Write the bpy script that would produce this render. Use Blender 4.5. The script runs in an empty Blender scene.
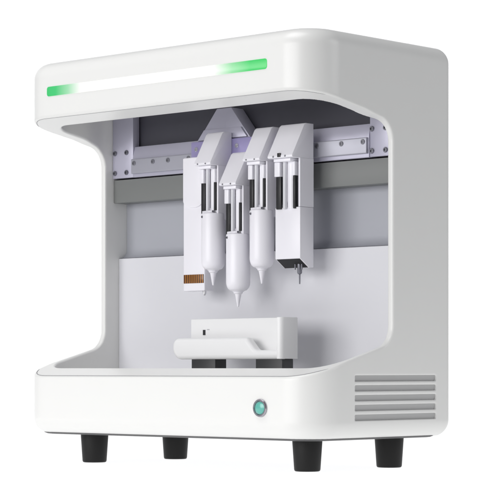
import bpy, bmesh, math
import numpy as np
from mathutils import Vector, Matrix

scene = bpy.context.scene
COL = scene.collection

# ------------------------------------------------------------------ camera
A = math.radians(42.6)
RIGHT = Vector((math.cos(A), math.sin(A), 0.0))
FWD = Vector((-math.sin(A), math.cos(A), 0.0))
cam_data = bpy.data.cameras.new("camera")
cam = bpy.data.objects.new("camera", cam_data)
COL.objects.link(cam)
cam_loc = -0.063 * RIGHT - 2.152 * FWD
cam.location = (cam_loc.x, cam_loc.y, 0.107)
cam.rotation_euler = (math.radians(90), 0, A)
cam_data.sensor_width = 36.0
cam_data.lens = 36.0 * 2152 / 500
cam_data.shift_y = 118.0 / 500
cam_data.clip_start = 0.05
cam_data.clip_end = 100.0
scene.camera = cam

# ------------------------------------------------------------------ world, lamps, exposure
world = bpy.data.worlds.new("World")
scene.world = world
world.use_nodes = True
bg = world.node_tree.nodes["Background"]
bg.inputs[0].default_value = (0.93, 0.95, 1.0, 1)
bg.inputs[1].default_value = 0.22
scene.view_settings.view_transform = 'Standard'
scene.view_settings.look = 'None'
scene.view_settings.exposure = 0.0
scene.view_settings.gamma = 1.0


def area_lamp(name, loc, target, sx, sy, radiance, color=(1, 1, 1)):
    d = bpy.data.lights.new(name, 'AREA')
    d.shape = 'RECTANGLE'
    d.size = sx
    d.size_y = sy
    d.energy = radiance * math.pi * sx * sy
    d.color = color
    o = bpy.data.objects.new(name, d)
    COL.objects.link(o)
    o.location = loc
    o.rotation_euler = (Vector(target) - Vector(loc)).to_track_quat('-Z', 'Y').to_euler()
    return o


MID = Vector((-0.22, 0.11, 0.0))
area_lamp("key_softbox", (-0.52, -2.55, 0.66), (-0.22, 0.05, 0.24), 2.2, 1.1, 5.25, (1.0, 0.99, 0.985))
area_lamp("overhead_softbox", (-0.50, -0.75, 2.25), (-0.25, 0.03, 0.20), 1.4, 1.1, 5.0)
area_lamp("added_side_fill", (2.0, 1.25, 1.25), (0.0, 0.11, 0.33), 1.2, 1.2, 2.7)  # unseen lamp, added to lift the right side panel
# added unseen lamps under and behind the sheet, washing out floor shadows
u = MID + 0.48 * FWD
area_lamp("floor_whitening_lamp", (u.x, u.y, -0.30), (u.x, u.y, 0.0), 2.7, 2.8, 1.30)
b = MID + 1.85 * FWD
area_lamp("backdrop_whitening_lamp", (b.x, b.y, 0.50), (MID.x, MID.y, 0.50), 2.7, 1.5, 1.42)


# ------------------------------------------------------------------ materials
def mat(name, color, rough=0.4, metal=0.0, coat=0.0, noise=0.0, nscale=40.0, bump=0.0, bscale=900.0, spec=0.5):
    m = bpy.data.materials.new(name)
    m.use_nodes = True
    nt = m.node_tree
    p = nt.nodes["Principled BSDF"]
    p.inputs["Base Color"].default_value = (*color, 1)
    p.inputs["Roughness"].default_value = rough
    p.inputs["Metallic"].default_value = metal
    p.inputs["Coat Weight"].default_value = coat
    p.inputs["Coat Roughness"].default_value = 0.12
    p.inputs["Specular IOR Level"].default_value = spec
    tc = nt.nodes.new("ShaderNodeTexCoord")
    if noise > 0:
        n = nt.nodes.new("ShaderNodeTexNoise")
        n.inputs["Scale"].default_value = nscale
        n.inputs["Detail"].default_value = 3
        nt.links.new(tc.outputs["Object"], n.inputs["Vector"])
        mr = nt.nodes.new("ShaderNodeMapRange")
        mr.inputs["To Min"].default_value = max(0.02, rough - noise)
        mr.inputs["To Max"].default_value = rough + noise
        nt.links.new(n.outputs["Fac"], mr.inputs["Value"])
        nt.links.new(mr.outputs["Result"], p.inputs["Roughness"])
    if bump > 0:
        n2 = nt.nodes.new("ShaderNodeTexNoise")
        n2.inputs["Scale"].default_value = bscale
        n2.inputs["Detail"].default_value = 2
        nt.links.new(tc.outputs["Object"], n2.inputs["Vector"])
        bp = nt.nodes.new("ShaderNodeBump")
        bp.inputs["Strength"].default_value = bump
        bp.inputs["Distance"].default_value = 0.0004
        nt.links.new(n2.outputs["Fac"], bp.inputs["Height"])
        nt.links.new(bp.outputs["Normal"], p.inputs["Normal"])
    return m


M_WHITE = mat("white_shell_plastic", (0.80, 0.80, 0.785), 0.32, noise=0.05, nscale=25, bump=0.035, bscale=1400)
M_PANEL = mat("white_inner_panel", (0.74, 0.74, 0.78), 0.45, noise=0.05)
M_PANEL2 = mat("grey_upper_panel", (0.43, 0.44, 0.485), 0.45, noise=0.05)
M_STRIP = mat("grey_cover_strip", (0.20, 0.207, 0.204), 0.5, bump=0.05)
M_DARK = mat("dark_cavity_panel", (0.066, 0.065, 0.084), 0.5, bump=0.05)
M_ALU = mat("lavender_tinted_metal", (0.54, 0.53, 0.635), 0.38, metal=0.35, noise=0.05)  # lavender light of the bay is tinted into the metal colour
M_RAIL = mat("satin_rail_steel", (0.44, 0.44, 0.50), 0.46, metal=0.3, noise=0.05)
M_PURPLE = mat("violet_anodised_plate", (0.40, 0.36, 0.62), 0.36, metal=0.3)
M_HEAD = mat("white_head_plastic", (0.88, 0.868, 0.92), 0.33, noise=0.03)  # lavender bounce off the violet plate is mixed into the white
M_BED = mat("white_bed_plastic", (0.83, 0.83, 0.835), 0.36, noise=0.03)
M_STEEL = mat("brushed_steel", (0.72, 0.72, 0.74), 0.25, metal=0.9, noise=0.06)
M_SCREW = mat("dark_screw_steel", (0.20, 0.20, 0.23), 0.35, metal=0.7)
M_HOLE = mat("rail_screw_steel", (0.26, 0.26, 0.29), 0.3, metal=0.6)
M_BLACK = mat("black_plastic", (0.012, 0.012, 0.014), 0.4)
M_RUBBER = mat("black_rubber", (0.006, 0.006, 0.006), 0.5, spec=0.3, bump=0.15, bscale=1500)
M_CHAR = mat("charcoal_post", (0.035, 0.036, 0.038), 0.45)
M_VENT = mat("grey_vent_louvre", (0.42, 0.42, 0.42), 0.5)
M_SEAM = mat("seam_gap", (0.30, 0.30, 0.31), 0.6)
M_TUBE = mat("pale_tube_plastic", (0.66, 0.66, 0.70), 0.3)
M_EDGE_SHADE = mat("dark_edge_shade", (0.09, 0.09, 0.092), 0.6)
M_BEZEL = mat("button_chrome", (0.42, 0.40, 0.44), 0.22, metal=0.9)
M_GREY = mat("grey_print", (0.45, 0.45, 0.47), 0.5)


def brown_mat():
    m = mat("brown_ribbed_window", (0.2, 0.08, 0.02), 0.35, coat=0.3)
    nt = m.node_tree
    p = nt.nodes["Principled BSDF"]
    tc = nt.nodes.new("ShaderNodeTexCoord")
    w = nt.nodes.new("ShaderNodeTexWave")
    w.inputs["Scale"].default_value = 95
    w.inputs["Distortion"].default_value = 1.2
    w.inputs["Detail"].default_value = 2
    r = nt.nodes.new("ShaderNodeValToRGB")
    r.color_ramp.elements[0].color = (0.04, 0.012, 0.003, 1)
    r.color_ramp.elements[1].color = (0.40, 0.155, 0.022, 1)
    nt.links.new(tc.outputs["Object"], w.inputs["Vector"])
    nt.links.new(w.outputs["Color"], r.inputs["Fac"])
    nt.links.new(r.outputs["Color"], p.inputs["Base Color"])
    return m


M_BROWN = brown_mat()


def led_mat(x0, x1):
    """light bar: green lamps at both ends, white in the middle"""
    m = bpy.data.materials.new("green_white_light_bar")
    m.use_nodes = True
    nt = m.node_tree
    p = nt.nodes["Principled BSDF"]
    p.inputs["Roughness"].default_value = 0.3
    tc = nt.nodes.new("ShaderNodeTexCoord")
    sx = nt.nodes.new("ShaderNodeSeparateXYZ")
    mr = nt.nodes.new("ShaderNodeMapRange")
    mr.inputs["From Min"].default_value = x0
    mr.inputs["From Max"].default_value = x1
    r = nt.nodes.new("ShaderNodeValToRGB")
    cr = r.color_ramp
    cr.elements[0].position = 0.0
    cr.elements[0].color = (0.018, 0.60, 0.15, 1)
    cr.elements[1].position = 1.0
    cr.elements[1].color = (0.012, 0.66, 0.11, 1)
    for pos, c in ((0.045, (0.03, 0.62, 0.17, 1)), (0.105, (0.36, 0.78, 0.46, 1)), (0.165, (1.02, 1.03, 1.0, 1)),
                   (0.775, (1.02, 1.03, 1.0, 1)), (0.855, (0.30, 0.78, 0.38, 1)), (0.93, (0.022, 0.66, 0.13, 1))):
        e = cr.elements.new(pos)
        e.color = c
    nt.links.new(tc.outputs["Object"], sx.inputs[0])
    nt.links.new(sx.outputs["X"], mr.inputs["Value"])
    nt.links.new(mr.outputs["Result"], r.inputs["Fac"])
    p.inputs["Base Color"].default_value = (0.04, 0.04, 0.04, 1)
    nt.links.new(r.outputs["Color"], p.inputs["Emission Color"])
    p.inputs["Emission Strength"].default_value = 0.95
    return m


def lens_mat():
    m = mat("teal_button_lens", (0.10, 0.40, 0.34), 0.25, coat=0.5)
    p = m.node_tree.nodes["Principled BSDF"]
    p.inputs["Emission Color"].default_value = (0.12, 0.42, 0.35, 1)
    p.inputs["Emission Strength"].default_value = 0.14
    return m


def sheet_mat():
    m = bpy.data.materials.new("translucent_white_sheet")
    m.use_nodes = True
    nt = m.node_tree
    for n in list(nt.nodes):
        nt.nodes.remove(n)
    out = nt.nodes.new("ShaderNodeOutputMaterial")
    d = nt.nodes.new("ShaderNodeBsdfDiffuse")
    d.inputs[0].default_value = (0.45, 0.45, 0.45, 1)
    t = nt.nodes.new("ShaderNodeBsdfTranslucent")
    t.inputs[0].default_value = (0.95, 0.95, 0.95, 1)
    mx = nt.nodes.new("ShaderNodeMixShader")
    mx.inputs[0].default_value = 0.7
    nt.links.new(d.outputs[0], mx.inputs[1])
    nt.links.new(t.outputs[0], mx.inputs[2])
    nt.links.new(mx.outputs[0], out.inputs[0])
    return m


# ------------------------------------------------------------------ object helpers
def link(name, me, m, parent=None):
    o = bpy.data.objects.new(name, me)
    COL.objects.link(o)
    if m is not None:
        me.materials.append(m)
    if parent is not None:
        o.parent = parent
    return o


def from_bm(name, bm, m, parent=None, smooth_deg=32):
    bmesh.ops.recalc_face_normals(bm, faces=bm.faces)
    lim = math.radians(smooth_deg)
    for f in bm.faces:
        f.smooth = True
    for e in bm.edges:
        e.smooth = not (len(e.link_faces) == 2 and e.calc_face_angle(0) > lim)
    me = bpy.data.meshes.new(name)
    bm.to_mesh(me)
    bm.free()
    return link(name, me, m, parent)


def bevel_all(bm, w, seg=2, geom=None):
    if w > 0:
        es = geom if geom is not None else [e for e in bm.edges if len(e.link_faces) == 2 and e.calc_face_angle(0) > 0.5]
        bmesh.ops.bevel(bm, geom=es, offset=w, segments=seg, profile=0.5, affect='EDGES', clamp_overlap=True)


def add_prism(bm, pts, axis, lo, hi):
    """extrude a 2D polygon along an axis. axis 'x': pts=(y,z); 'y': pts=(x,z); 'z': pts=(x,y)"""
    def v(p, t):
        if axis == 'x':
            return (t, p[0], p[1])
        if axis == 'y':
            return (p[0], t, p[1])
        return (p[0], p[1], t)
    a = [bm.verts.new(v(p, lo)) for p in pts]
    c = [bm.verts.new(v(p, hi)) for p in pts]
    n = len(pts)
    fs = [bm.faces.new(a), bm.faces.new(c[::-1])]
    for i in range(n):
        j = (i + 1) % n
        fs.append(bm.faces.new((a[j], a[i], c[i], c[j])))
    return fs


def prism(name, pts, axis, lo, hi, m, parent, bev=0.0, seg=2):
    bm = bmesh.new()
    add_prism(bm, pts, axis, lo, hi)
    bmesh.ops.recalc_face_normals(bm, faces=bm.faces)
    bevel_all(bm, bev, seg)
    return from_bm(name, bm, m, parent)


def box(name, x0, x1, y0, y1, z0, z1, m, parent, bev=0.0006, seg=2):
    return prism(name, [(x0, y0), (x1, y0), (x1, y1), (x0, y1)], 'z', z0, z1, m, parent, bev, seg)


def add_lathe(bm, prof, center, axis='z', n=40):
    """prof = [(radius, height)], closed to the axis at both ends"""
    cx, cy, cz = center
    rings = []
    for r, h in prof:
        if r < 1e-7:
            k = [(0.0, 0.0)]
        else:
            k = [(r * math.cos(2 * math.pi * i / n), r * math.sin(2 * math.pi * i / n)) for i in range(n)]
        ring = []
        for p, q in k:
            if axis == 'z':
                ring.append(bm.verts.new((cx + p, cy + q, cz + h)))
            elif axis == 'y':
                ring.append(bm.verts.new((cx + p, cy + h, cz + q)))
            else:
                ring.append(bm.verts.new((cx + h, cy + p, cz + q)))
        rings.append(ring)
    for a, c in zip(rings[:-1], rings[1:]):
        if len(a) == 1 and len(c) == 1:
            continue
        for i in range(n):
            j = (i + 1) % n
            if len(a) == 1:
                bm.faces.new((a[0], c[j], c[i]))
            elif len(c) == 1:
                bm.faces.new((a[i], a[j], c[0]))
            else:
                bm.faces.new((a[i], a[j], c[j], c[i]))


def lathe(name, prof, center, m, parent, axis='z', n=40):
    bm = bmesh.new()
    add_lathe(bm, prof, center, axis, n)
    return from_bm(name, bm, m, parent)


def screw(x, y, z, r, parent, m=None, depth=0.0012):
    """cap screw with a socket, its axis along -Y, seated on the plane y"""
    return lathe("screw", [(0, 0), (r, 0), (r, -depth * 0.7), (r * 0.85, -depth), (r * 0.5, -depth), (r * 0.5, -depth * 0.3),
                           (0, -depth * 0.3)], (x, y, z), m or M_SCREW, parent, 'y', 20)


def tube_path(name, pts, rad, m, parent):
    bm = bmesh.new()
    n = 8
    rings = []
    for i, p in enumerate(pts):
        a = Vector(pts[max(0, i - 1)])
        c = Vector(pts[min(len(pts) - 1, i + 1)])
        t = (c - a).normalized()
        s = t.cross(Vector((0, 0, 1))).normalized()
        w = s.cross(t)
        rings.append([bm.verts.new(Vector(p) + rad * (math.cos(k * 2 * math.pi / n) * s + math.sin(k * 2 * math.pi / n) * w))
                      for k in range(n)])
    for a, c in zip(rings[:-1], rings[1:]):
        for k in range(n):
            bm.faces.new((a[k], a[(k + 1) % n], c[(k + 1) % n], c[k]))
    bm.faces.new(rings[0][::-1])
    bm.faces.new(rings[-1])
    return from_bm(name, bm, m, parent, 60)


# ------------------------------------------------------------------ setting: white ground as a made-up translucent sheet, lit through, sweeping up behind
def build_sheet():
    prof = [(-0.85, 0.0), (0.9, 0.0)]
    R = 0.6
    for i in range(1, 17):
        t = i / 16 * math.pi / 2
        prof.append((0.9 + R * math.sin(t), R - R * math.cos(t)))
    prof.append((1.5, 1.15))
    bm = bmesh.new()
    half = 1.15
    rows = []
    for s, z in prof:
        c = MID + s * FWD
        rows.append([bm.verts.new((c.x + k * RIGHT.x, c.y + k * RIGHT.y, z)) for k in (-half, half)])
    for a, c in zip(rows[:-1], rows[1:]):
        bm.faces.new((a[0], a[1], c[1], c[0]))
    o = from_bm("ground", bm, sheet_mat(), None, 60)
    o["kind"] = "structure"
    return o


build_sheet()

# ------------------------------------------------------------------ the machine
W, D = 0.443, 0.2305
Z0, Z1 = 0.0335, 0.4522
RC = 0.042          # plan radius of the front corners
RB = 0.012          # plan radius of the rear corners
RE = 0.018          # top and bottom edge radius

root = bpy.data.objects.new("bioprinter", None)
COL.objects.link(root)
root.empty_display_size = 0.05
root["label"] = "white benchtop bioprinter with green-ended light strip, syringe heads in its open bay and black feet"
root["category"] = "bioprinter"

LOW = [(-0.30, 0.0375), (0.0, 0.0975), (0.05, 0.1130), (0.098, 0.1255), (0.127, 0.1330)]
UPP = [(-0.30, 0.4485), (0.0, 0.3885), (0.05, 0.3785), (0.082, 0.3730), (0.098, 0.3690), (0.127, 0.3630)]
CUT_BACK, CUT_R = 0.1275, 0.024


def interp(poly, y):
    return float(np.interp(y, [p[0] for p in poly], [p[1] for p in poly]))


def offset_line(poly, r, sign):
    out = []
    for i, p in enumerate(poly):
        a = np.array(poly[max(0, i - 1)])
        c = np.array(poly[min(len(poly) - 1, i + 1)])
        t = (c - a) / np.linalg.norm(c - a)
        nrm = np.array([-t[1], t[0]]) * sign
        out.append(tuple(np.array(p) + nrm * r))
    return out


def clip_back(line, yb):
    out = [p for p in line if p[0] < yb - 0.002]
    (y1, z1), (y2, z2) = line[-2], line[-1]
    out.append((yb, float(np.interp(yb, [p[0] for p in line], [p[1] for p in line]))))
    return out


_lo = clip_back(offset_line(LOW, CUT_R, 1), CUT_BACK - CUT_R)
_up = clip_back(offset_line(UPP, CUT_R, -1), CUT_BACK - CUT_R)
CUT_POLY = np.array(_lo + _up[::-1])


def sd_poly(py, pz):
    n = len(CUT_POLY)
    d = np.full(np.broadcast(py, pz).shape, 1e9)
    s = np.ones(d.shape)
    j = n - 1
    for i in range(n):
        vi, vj = CUT_POLY[i], CUT_POLY[j]
        e = vj - vi
        wy, wz = py - vi[0], pz - vi[1]
        t = np.clip((wy * e[0] + wz * e[1]) / (e @ e), 0, 1)
        by, bz = wy - e[0] * t, wz - e[1] * t
        d = np.minimum(d, by * by + bz * bz)
        c1, c2, c3 = pz >= vi[1], pz < vj[1], e[0] * wz > e[1] * wy
        flip = (c1 & c2 & c3) | (~c1 & ~c2 & ~c3)
        s = np.where(flip, -s, s)
        j = i
    return s * np.sqrt(d)


def rbox2(x, y, x0, x1, y0, y1, rf, rb):
    cx, cy = (x0 + x1) / 2, (y0 + y1) / 2
    r = np.where(y < cy, rf, rb)
    qx = np.abs(x - cx) - (x1 - x0) / 2 + r
    qy = np.abs(y - cy) - (y1 - y0) / 2 + r
    return np.minimum(np.maximum(qx, qy), 0) + np.hypot(np.maximum(qx, 0), np.maximum(qy, 0)) - r


def fmax(a, c, r):
    return np.minimum(np.maximum(a, c), -r) + np.hypot(np.maximum(a + r, 0), np.maximum(c + r, 0))


VENT_Z = [0.0964, 0.0863, 0.0762, 0.0661, 0.0560]
VENT_Y = (0.0655, 0.2006)
VENT_H = 0.0031


def sstep(a, c, v):
    t = np.clip((v - a) / (c - a), 0, 1)
    return t * t * (3 - 2 * t)


def field(x, y, z):
    d2 = rbox2(x, y, -W, 0.0, 0.0, D, RC, RB)
    dz = np.abs(z - (Z0 + Z1) / 2) - (Z1 - Z0) / 2
    f = fmax(d2, dz, RE)
    f = fmax(f, -(sd_poly(y, z) - CUT_R), 0.0022)
    t = 0.0078 + 0.0105 * (1 - sstep(0.085, 0.128, y)) * sstep(0.2, 0.3, z)
    c2 = rbox2(x, y, -W + t, -t, 0.032, 0.205, 0.03, 0.004)
    cz = np.abs(z - 0.260) - 0.172
    f = fmax(f, -fmax(c2, cz, 0.004), 0.0024)
    for zc in VENT_Z:
        qy = np.abs(y - (VENT_Y[0] + VENT_Y[1]) / 2) - (VENT_Y[1] - VENT_Y[0]) / 2 + 0.0012
        qz = np.abs(z - zc) - VENT_H + 0.0012
        v = np.minimum(np.maximum(qy, qz), 0) + np.hypot(np.maximum(qy, 0), np.maximum(qz, 0)) - 0.0012
        f = np.maximum(f, -np.maximum(v, -x - 0.0036))
    return f


def surface_nets(h):
    x = np.arange(-W - 3 * h, 3 * h, h)
    y = np.arange(-3 * h, D + 3 * h, h)
    z = np.arange(Z0 - 3 * h, Z1 + 3 * h, h)
    F = field(x[:, None, None], y[None, :, None], z[None, None, :]).astype(np.float32)
    ins = F < 0
    nx, ny, nz = F.shape
    acc = np.zeros((nx - 1, ny - 1, nz - 1), np.int8)
    for i in (0, 1):
        for j in (0, 1):
            for k in (0, 1):
                acc += ins[i:nx - 1 + i, j:ny - 1 + j, k:nz - 1 + k]
    act = (acc > 0) & (acc < 8)
    idx = np.full(act.shape, -1, np.int64)
    cells = np.argwhere(act)
    idx[act] = np.arange(len(cells))
    P = np.zeros((len(cells), 3))
    cnt = np.zeros(len(cells))
    corners = [(i, j, k) for i in (0, 1) for j in (0, 1) for k in (0, 1)]
    for p in corners:
        for q in corners:
            if p < q and sum(abs(a - c) for a, c in zip(p, q)) == 1:
                fa = F[cells[:, 0] + p[0], cells[:, 1] + p[1], cells[:, 2] + p[2]]
                fb = F[cells[:, 0] + q[0], cells[:, 1] + q[1], cells[:, 2] + q[2]]
                m = (fa < 0) != (fb < 0)
                t = np.where(m, fa / np.where(m, fa - fb, 1), 0)
                for ax in range(3):
                    P[:, ax] += np.where(m, p[ax] + t * (q[ax] - p[ax]), 0)
                cnt += m
    P = (cells + P / cnt[:, None]) * h + np.array([x[0], y[0], z[0]])
    # pull the vertices onto the exact surface
    e = 2e-5
    for it in range(3):
        f0 = field(P[:, 0], P[:, 1], P[:, 2])
        g = np.stack([(field(P[:, 0] + e * (a == 0), P[:, 1] + e * (a == 1), P[:, 2] + e * (a == 2)) - f0) / e for a in range(3)], 1)
        n2 = np.maximum((g * g).sum(1), 0.25)
        step = -(f0 / n2)[:, None] * g
        ln = np.linalg.norm(step, axis=1, keepdims=True)
        P += step * np.minimum(1, 0.6 * h / np.maximum(ln, 1e-12))
    quads = []
    for ax in range(3):
        o1, o2 = [(1, 2), (2, 0), (0, 1)][ax]
        sl0 = [slice(1, s - 1) for s in F.shape]
        sl1 = list(sl0)
        sl0[ax] = slice(0, F.shape[ax] - 1)
        sl1[ax] = slice(1, F.shape[ax])
        s0, s1 = ins[tuple(sl0)], ins[tuple(sl1)]
        ch = np.argwhere(s0 != s1)
        pos = ch + 1
        pos[:, ax] = ch[:, ax]
        inside = s0[tuple(ch.T)]

        def cid(d1, d2):
            c = pos.copy()
            c[:, o1] += d1
            c[:, o2] += d2
            return idx[c[:, 0], c[:, 1], c[:, 2]]
        q = np.stack([cid(-1, -1), cid(0, -1), cid(0, 0), cid(-1, 0)], 1)
        q[~inside] = q[~inside][:, ::-1]
        quads.append(q)
    return P, np.concatenate(quads)


P, Q = surface_nets(0.00125)
me = bpy.data.meshes.new("housing")
me.vertices.add(len(P))
me.vertices.foreach_set("co", P.astype(np.float32).ravel())
me.loops.add(len(Q) * 4)
me.loops.foreach_set("vertex_index", Q.astype(np.int32).ravel())
me.polygons.add(len(Q))
me.polygons.foreach_set("loop_start", np.arange(0, len(Q) * 4, 4, dtype=np.int32))
me.polygons.foreach_set("use_smooth", np.ones(len(Q), dtype=bool))
me.update(calc_edges=True)
me.validate()
link("housing", me, M_WHITE, root)


# seams where the front covers meet the frame
def front_path(poly, inset, dz):
    pts = []
    sink = 0.0022 if dz > 0 else -0.0022
    for i in range(0, 25):
        t = i / 24 * math.pi / 2
        e = max(0.0, 1 - i / 10)
        r = RC - inset + (inset - 0.0010) * e
        pts.append((-W + RC - r * math.cos(t), RC - r * math.sin(t), e * e * sink))
    for i in range(0, 25):
        t = i / 24 * math.pi / 2
        e = max(0.0, 1 - (24 - i) / 10)
        r = RC - inset + (inset - 0.0010) * e
        pts.append((-RC + r * math.sin(t), RC - r * math.cos(t), e * e * sink))
    return [(p[0], p[1], interp(poly, p[1]) + dz + p[2]) for p in pts]


tube_path("cover_seam", front_path(LOW, 0.0028, -0.0001), 0.0005, M_SEAM, root)
tube_path("cover_seam", front_path(UPP, 0.0028, 0.0001), 0.0004, M_SEAM, root)


# light bar set into the head
def pill(x0, x1, zc, hz, n=12):
    pts = []
    r = hz * 0.55
    for (cx, cz, a0) in ((x1 - r, zc + hz - r, 0), (x0 + r, zc + hz - r, 90), (x0 + r, zc - hz + r, 180), (x1 - r, zc - hz + r, 270)):
        for i in range(n // 2 + 1):
            t = math.radians(a0 + 90 * i / (n // 2))
            pts.append((cx + r * math.cos(t), cz + r * math.sin(t)))
    return pts


prism("light_strip", pill(-0.3955, -0.0620, 0.4175, 0.0054), 'y', -0.0006, 0.004, led_mat(-0.3955, -0.0620), root, 0.0004, 2)

# power button
btn = lathe("power_button", [(0, 0.004), (0.0093, 0.004), (0.0093, -0.0012), (0.0086, -0.0022), (0.0074, -0.0022), (0.0068, -0.0008), (0, -0.0008)],
            (-0.071, 0, 0.0661), M_BEZEL, root, 'y', 48)
lathe("button_lens", [(0, -0.0006), (0.0066, -0.0006), (0.0062, -0.0014), (0.0045, -0.0021), (0.002, -0.0024), (0, -0.0025)], (-0.071, 0, 0.0661),
      lens_mat(), btn, 'y', 40)

# louvres in the side vents
for zc in VENT_Z:
    prism("vent_slat", [(-0.0045, zc - 0.0045), (-0.0024, zc - 0.0033), (-0.0012, zc + 0.0033), (-0.0045, zc + 0.0045)], 'y',
          VENT_Y[0] - 0.0008, VENT_Y[1] + 0.0008, M_VENT, root, 0)

# feet
for fx, fy in ((-0.052, 0.051), (-0.372, 0.051), (-0.3665, 0.176), (-0.046, 0.178)):
    lathe("rubber_foot", [(0, 0.036), (0.0158, 0.036), (0.0156, 0.030), (0.0137, 0.0022), (0.0131, 0.0007), (0.0120, 0.0002), (0, 0.0002)],
          (fx, fy, 0), M_RUBBER, root, 'z', 48)

# added dark dish along the lower edge radius, drawing its shade line
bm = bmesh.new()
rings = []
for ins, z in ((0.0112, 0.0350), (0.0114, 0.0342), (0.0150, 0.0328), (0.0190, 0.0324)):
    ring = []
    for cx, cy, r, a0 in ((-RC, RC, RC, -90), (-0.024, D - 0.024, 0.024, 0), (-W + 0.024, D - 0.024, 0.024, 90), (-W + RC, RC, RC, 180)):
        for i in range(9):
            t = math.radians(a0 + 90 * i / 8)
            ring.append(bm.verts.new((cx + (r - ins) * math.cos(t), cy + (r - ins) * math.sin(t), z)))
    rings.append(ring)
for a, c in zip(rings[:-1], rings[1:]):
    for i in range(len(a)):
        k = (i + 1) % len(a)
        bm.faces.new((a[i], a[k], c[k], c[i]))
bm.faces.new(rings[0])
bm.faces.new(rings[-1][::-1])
from_bm("edge_shade_plate", bm, M_EDGE_SHADE, root)

# ------------------------------------------------------------------ bay lining
XL, XR = -W + 0.0080, -0.0080
arc = [(0.151 + 0.012 * math.sin(t), 0.2490 - 0.012 * math.cos(t)) for t in [math.pi / 2 * i / 8 for i in range(9)]]
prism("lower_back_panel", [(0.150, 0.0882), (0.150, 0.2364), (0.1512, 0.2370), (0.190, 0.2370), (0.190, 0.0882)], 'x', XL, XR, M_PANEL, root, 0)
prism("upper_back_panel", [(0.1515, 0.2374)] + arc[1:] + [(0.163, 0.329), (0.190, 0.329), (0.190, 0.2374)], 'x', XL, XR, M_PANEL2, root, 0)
box("cover_strip", XL + 0.0002, XR - 0.0002, 0.1412, 0.1615, 0.3020, 0.3290, M_STRIP, root, 0.0006)
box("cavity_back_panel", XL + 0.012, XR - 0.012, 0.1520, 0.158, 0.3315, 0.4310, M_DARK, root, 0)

for x0, x1, xs in ((XL + 0.0002, -0.4005, (-0.4305, -0.4110)), (-0.0412, XR - 0.0002, (-0.0393 + 0.0012, -0.0196))):
    pl = box("mounting_plate", x0, x1, 0.1395, 0.150, 0.3308, 0.415, M_ALU, root, 0.0006)
    for x in xs:
        for z in (0.3370, 0.3605):
            screw(x, 0.1396, z, 0.0029, pl, M_SCREW, 0.0018)

beam = prism("gantry_beam", [(0.1385, 0.3305), (0.1385, 0.3535), (0.1420, 0.3665), (0.1515, 0.3665), (0.1515, 0.3305)], 'x', -0.4001, -0.0416,
             M_ALU, root, 0.0006)
rail = prism("linear_rail", [(0.1386, 0.3345), (0.1356, 0.3345), (0.1348, 0.3353), (0.1348, 0.3508), (0.1356, 0.3516), (0.1386, 0.3516)], 'x',
             -0.3990, -0.0425, M_RAIL, beam, 0.0003)
for x in (-0.3940, -0.3626, -0.3380, -0.3050, -0.1113, -0.0767, -0.0469):
    screw(x, 0.1349, 0.3465 if x < -0.2 else 0.3470, 0.0028, rail, M_HOLE, 0.0011)

carriage = box("carriage_plate", -0.2925, -0.1480, 0.1262, 0.1320, 0.3320, 0.3630, M_PURPLE, root, 0.0008)
for x in (-0.2840, -0.2215, -0.1560):
    screw(x, 0.1263, 0.3545, 0.0026, carriage, M_STEEL)
br = prism("carriage_bracket", [(-0.2860, 0.3634), (-0.2050, 0.3634), (-0.2340, 0.3985), (-0.2560, 0.3985)], 'y', 0.1300, 0.1500, M_ALU, root, 0.0008)
prism("gusset", [(-0.2835, 0.3640), (-0.2075, 0.3640), (-0.2170, 0.3755), (-0.2735, 0.3755)], 'y', 0.1272, 0.1302, M_ALU, br, 0.0005)

# ------------------------------------------------------------------ syringe heads
YB = 0.1260   # back face of every head, against the carriage


def head_body_bm(hw, z_top=0.3695, z_low=0.272, y_wall=0.104):
    """sloped hood, back plate and right-hand cheek in one moulding (x centred on 0)"""
    bm = bmesh.new()
    zb = z_top - 0.0380
    add_prism(bm, [(YB, z_top), (0.1135, z_top), (0.1105, z_top - 0.0022), (0.0912, zb + 0.0026), (0.0912, zb + 0.0006), (0.0930, zb), (YB, zb)], 'x', -hw, hw)
    bmesh.ops.recalc_face_normals(bm, faces=bm.faces)
    bevel_all(bm, 0.0005, 2)
    b2 = bmesh.new()
    add_prism(b2, [(-hw, 0.1195), (hw - 0.0022, 0.1195), (hw - 0.0022, y_wall), (hw, y_wall), (hw, YB), (-hw, YB)], 'z', z_low, zb)
    bmesh.ops.recalc_face_normals(b2, faces=b2.faces)
    t = bpy.data.meshes.new("tmp")
    b2.to_mesh(t)
    b2.free()
    bm.from_mesh(t)
    bpy.data.meshes.remove(t)
    return bm


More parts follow.
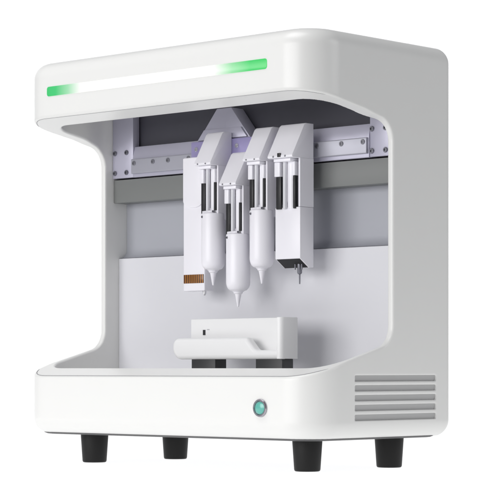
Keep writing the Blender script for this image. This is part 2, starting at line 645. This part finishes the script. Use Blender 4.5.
def head_fittings(h, hw, zb, zt):
    """clamp, plunger, rails between hood (zb) and barrel top (zt)"""
    bm = bmesh.new()
    k = hw / 0.0125
    add_prism(bm, [(-0.0105 * k, 0.0960), (0.0085 * k, 0.0960), (0.0085 * k, 0.116), (-0.0105 * k, 0.116)], 'z', zb - 0.0035, zb - 0.0002)
    add_prism(bm, [(-0.0121 * k, 0.0995), (-0.0060 * k, 0.0995), (-0.0060 * k, 0.110), (-0.0121 * k, 0.110)], 'z', zb - 0.0190, zb - 0.0036)
    add_prism(bm, [(0.0062 * k, 0.1010), (0.0100 * k, 0.1010), (0.0100 * k, 0.110), (0.0062 * k, 0.110)], 'z', zb - 0.0185, zb - 0.0036)
    bmesh.ops.recalc_face_normals(bm, faces=bm.faces)
    bevel_all(bm, 0.0005, 2)
    from_bm("clamp", bm, M_HEAD, h)
    lathe("plunger", [(0, zt - 0.002), (0.0046 * k, zt - 0.002), (0.0046 * k, zb - 0.003), (0, zb - 0.003)], (0.0030 * k, 0.1085, 0), M_HEAD, h, 'z', 24)
    lathe("lead_screw", [(0, zt - 0.002), (0.0024, zt - 0.002), (0.0024, zb - 0.003), (0, zb - 0.003)], (-0.0022 * k, 0.1030, 0), M_TUBE, h, 'z', 16)
    for x0, x1 in ((-0.0119, -0.0063), (0.0074, 0.0097)):
        box("guide_rod", x0 * k, x1 * k, 0.1020, 0.1070, zt - 0.002, zb - 0.0186, M_BLACK, h, 0.0004)


def build_syringe_head():
    hw = 0.0125
    h = from_bm("syringe_head", head_body_bm(hw), M_HEAD, root)
    zb, zt = 0.3315, 0.2790
    head_fittings(h, hw, zb, zt)
    R = 0.0134
    prof = [(0, zt), (R - 0.0012, zt), (R - 0.0003, zt - 0.0004), (R, zt - 0.0014), (R, 0.2265)]
    for i in range(1, 9):
        t = i / 8 * math.pi / 2
        prof.append((R - 0.0062 * (1 - math.cos(t)), 0.2265 - 0.0100 * math.sin(t)))
    prof += [(0.0058, 0.2152), (0, 0.2152)]
    cy = 0.1090
    lathe("barrel", prof, (0, cy, 0), M_HEAD, h, 'z', 56)
    lathe("nozzle", [(0, 0.2153), (0.0052, 0.2153), (0.0050, 0.2138), (0.0036, 0.2128), (0.0031, 0.2105), (0.0009, 0.1990), (0, 0.1988)], (0, cy, 0), M_HEAD, h, 'z', 28)
    # cap with two ears on the barrel mouth
    bm = bmesh.new()
    add_prism(bm, [(-0.0105, cy - 0.007), (0.0035, cy - 0.0105), (0.0105, cy - 0.006), (0.0105, cy + 0.008), (-0.0105, cy + 0.008)], 'z', zt + 0.0001, zt + 0.0028)
    add_prism(bm, [(-0.0080, cy - 0.004), (0.0000, cy - 0.006), (0.0040, cy + 0.006), (-0.0080, cy + 0.006)], 'z', zt + 0.0029, zt + 0.0058)
    bmesh.ops.recalc_face_normals(bm, faces=bm.faces)
    bevel_all(bm, 0.0005, 2)
    from_bm("barrel_cap", bm, M_HEAD, h)
    screw(-0.0050, cy - R * 0.92 + 0.0004, zt - 0.0042, 0.0014, h, M_SCREW)
    screw(0.0080, cy - 0.0082, zt + 0.0016, 0.0013, h, M_SCREW)
    for x in (-0.0070, 0.0050):
        screw(x, 0.0915, zb + 0.0016, 0.0009, h, M_SCREW, 0.0008)
    return h


def copy_tree(o, parent):
    c = o.copy()
    COL.objects.link(c)
    c.parent = parent
    for ch in list(o.children):
        copy_tree(ch, c)
    return c


sh = build_syringe_head()
heads = [sh, copy_tree(sh, root), copy_tree(sh, root)]
for o, (x, dz) in zip(heads, ((-0.2415, 0.0), (-0.2035, -0.0245), (-0.1682, 0.0))):
    o.location = (x, 0, dz)
heads[1]["label"] = "middle syringe head hanging lower than its neighbours"

# square head with the short needle
th = from_bm("needle_head", head_body_bm(0.0178, 0.3700, 0.2800, 0.1040), M_HEAD, root)
th.location = (-0.1262, 0, 0)
th["label"] = "square needle head with a black open bottom"
head_fittings(th, 0.0158, 0.3320, 0.2800)
bm = bmesh.new()
add_prism(bm, [(0.1040, 0.2797), (YB, 0.2797), (YB, 0.2152), (0.1185, 0.2152), (0.1040, 0.2247)], 'x', -0.0178, 0.0178)
add_prism(bm, [(-0.0140, 0.1050), (0.0000, 0.1050), (0.0000, 0.1190), (-0.0140, 0.1190)], 'z', 0.2796, 0.2835)
add_prism(bm, [(-0.0100, 0.1070), (-0.0020, 0.1070), (-0.0020, 0.1170), (-0.0100, 0.1170)], 'z', 0.2836, 0.2860)
bmesh.ops.recalc_face_normals(bm, faces=bm.faces)
bevel_all(bm, 0.0005, 2)
from_bm("front_cover", bm, M_HEAD, th)
prism("bottom_plate", [(0.1046, 0.2241), (0.1183, 0.2151), (0.1185, 0.2156), (0.1050, 0.2246)], 'x', -0.0166, 0.0166, M_BLACK, th, 0)
lathe("needle", [(0, 0.2190), (0.0026, 0.2190), (0.0026, 0.2095), (0.0019, 0.2082), (0.0009, 0.2078), (0.0007, 0.1975), (0, 0.1973)], (0.0075, 0.1150, 0),
      M_SCREW, th, 'z', 20)
for x in (0.0025, 0.0120):
    lathe("pin", [(0, 0.2190), (0.0008, 0.2190), (0.0008, 0.2130), (0, 0.2128)], (x, 0.1135, 0), M_SCREW, th, 'z', 12)
box("latch", -0.0030, 0.0012, 0.0902, 0.0920, 0.3330, 0.3372, M_BLACK, th, 0.0003)
for x in (-0.0095, 0.0075):
    screw(x, 0.0916, 0.3338, 0.0011, th, M_SCREW, 0.0008)

# slim head with the brown window
fh = box("slim_head", -0.2902, -0.2570, 0.1112, YB, 0.1935, 0.3440, M_HEAD, root, 0.0012, 3)
fh["label"] = "slim flat head with a brown ribbed window near its foot"
bm = bmesh.new()
pts = [(-0.2895, 0.3432), (-0.2895, 0.2955)]
for i in range(1, 12):
    t = math.pi * i / 12
    pts.append((-0.2736 - 0.0159 * math.cos(t), 0.2955 - 0.0085 * math.sin(t)))
pts += [(-0.2577, 0.2955), (-0.2577, 0.3432)]
add_prism(bm, pts, 'y', 0.1098, 0.1113)
bmesh.ops.recalc_face_normals(bm, faces=bm.faces)
bevel_all(bm, 0.0007, 2)
from_bm("front_plate", bm, M_HEAD, fh)
box("brown_window", -0.2892, -0.2580, 0.1107, 0.1120, 0.2022, 0.2120, M_BROWN, fh, 0.0002)
lathe("nozzle", [(0, 0.1937), (0.0022, 0.1937), (0.0020, 0.1905), (0.0009, 0.1885), (0, 0.1883)], (-0.2625, 0.1170, 0), M_STEEL, fh, 'z', 20)

# ------------------------------------------------------------------ print bed
bed = bpy.data.objects.new("print_bed", None)
COL.objects.link(bed)
bed.parent = root
bed.empty_display_size = 0.02
bx0, bx1, by0, by1 = -0.2722, -0.1085, 0.0740, 0.1000
bz0, bz1 = 0.1165, 0.1612

# back wall and end wall: one L shaped moulding with a rounded corner, standing on the tray floor
bm = bmesh.new()
rc = 0.005
pl = [(-0.2610, by1), (-0.2610, by1 - 0.0060), (bx1 - 0.0065, by1 - 0.0060), (bx1 - 0.0065, by0 + 0.0065)]
pl += [(bx1 - 0.0065, by0 + 0.0001), (bx1 - 0.0058, by0)]
for i in range(0, 7):
    t = math.radians(-90 + 15 * i)
    pl.append((bx1 - rc + rc * math.cos(t), by0 + rc + rc * math.sin(t)))
pl += [(bx1, by1)]
add_prism(bm, pl, 'z', bz0 + 0.0004, bz1)
bmesh.ops.recalc_face_normals(bm, faces=bm.faces)
bevel_all(bm, 0.0010, 2, [e for e in bm.edges if all(v.co.z > bz1 - 1e-5 for v in e.verts)])
from_bm("back_wall", bm, M_BED, bed)


def arc2(cx, cz, r, a0, a1, n=8):
    return [(cx + r * math.cos(math.radians(a0 + (a1 - a0) * i / n)), cz + r * math.sin(math.radians(a0 + (a1 - a0) * i / n))) for i in range(n + 1)]


zt, zl = 0.1400, 0.1262
pts = arc2(bx0 + 0.009, zt - 0.009, 0.009, 90, 180) + arc2(bx0 + 0.012, bz0 + 0.012, 0.012, 180, 270)
pts += [(bx1 - 0.0035, bz0), (bx1 - 0.0035, zl)]
pts += arc2(-0.1440, zl + 0.007, 0.007, 270, 225, 5)
pts += arc2(-0.1640, zt - 0.009, 0.009, 40, 90, 6)
bm = bmesh.new()
add_prism(bm, pts, 'y', by0 + 0.0004, by0 + 0.0095)
bmesh.ops.recalc_face_normals(bm, faces=bm.faces)
bevel_all(bm, 0.0045, 5, [e for e in bm.edges if all(v.co.y < by0 + 0.001 for v in e.verts) and not all(v.co.x > bx1 - 0.0075 for v in e.verts)])
from_bm("front_wall", bm, M_BED, bed)
box("tray_floor", -0.2600, bx1 - 0.0068, by0 + 0.0097, by1 - 0.0062, bz0 + 0.0006, bz0 + 0.006, M_BED, bed, 0)
box("sensor_slot", -0.2425, -0.2390, by1 - 0.0066, by1 - 0.0055, 0.1435, 0.1492, M_BLACK, bed, 0)
box("sensor_mark", -0.2365, -0.2330, by1 - 0.0064, by1 - 0.0055, 0.1492, 0.1500, M_GREY, bed, 0)
for x0, x1 in ((-0.2460, -0.2100), (-0.1500, -0.1120)):
    box("bed_post", x0, x1, 0.0790, 0.0970, 0.0883, bz0 + 0.0003, M_CHAR, bed, 0.0006)
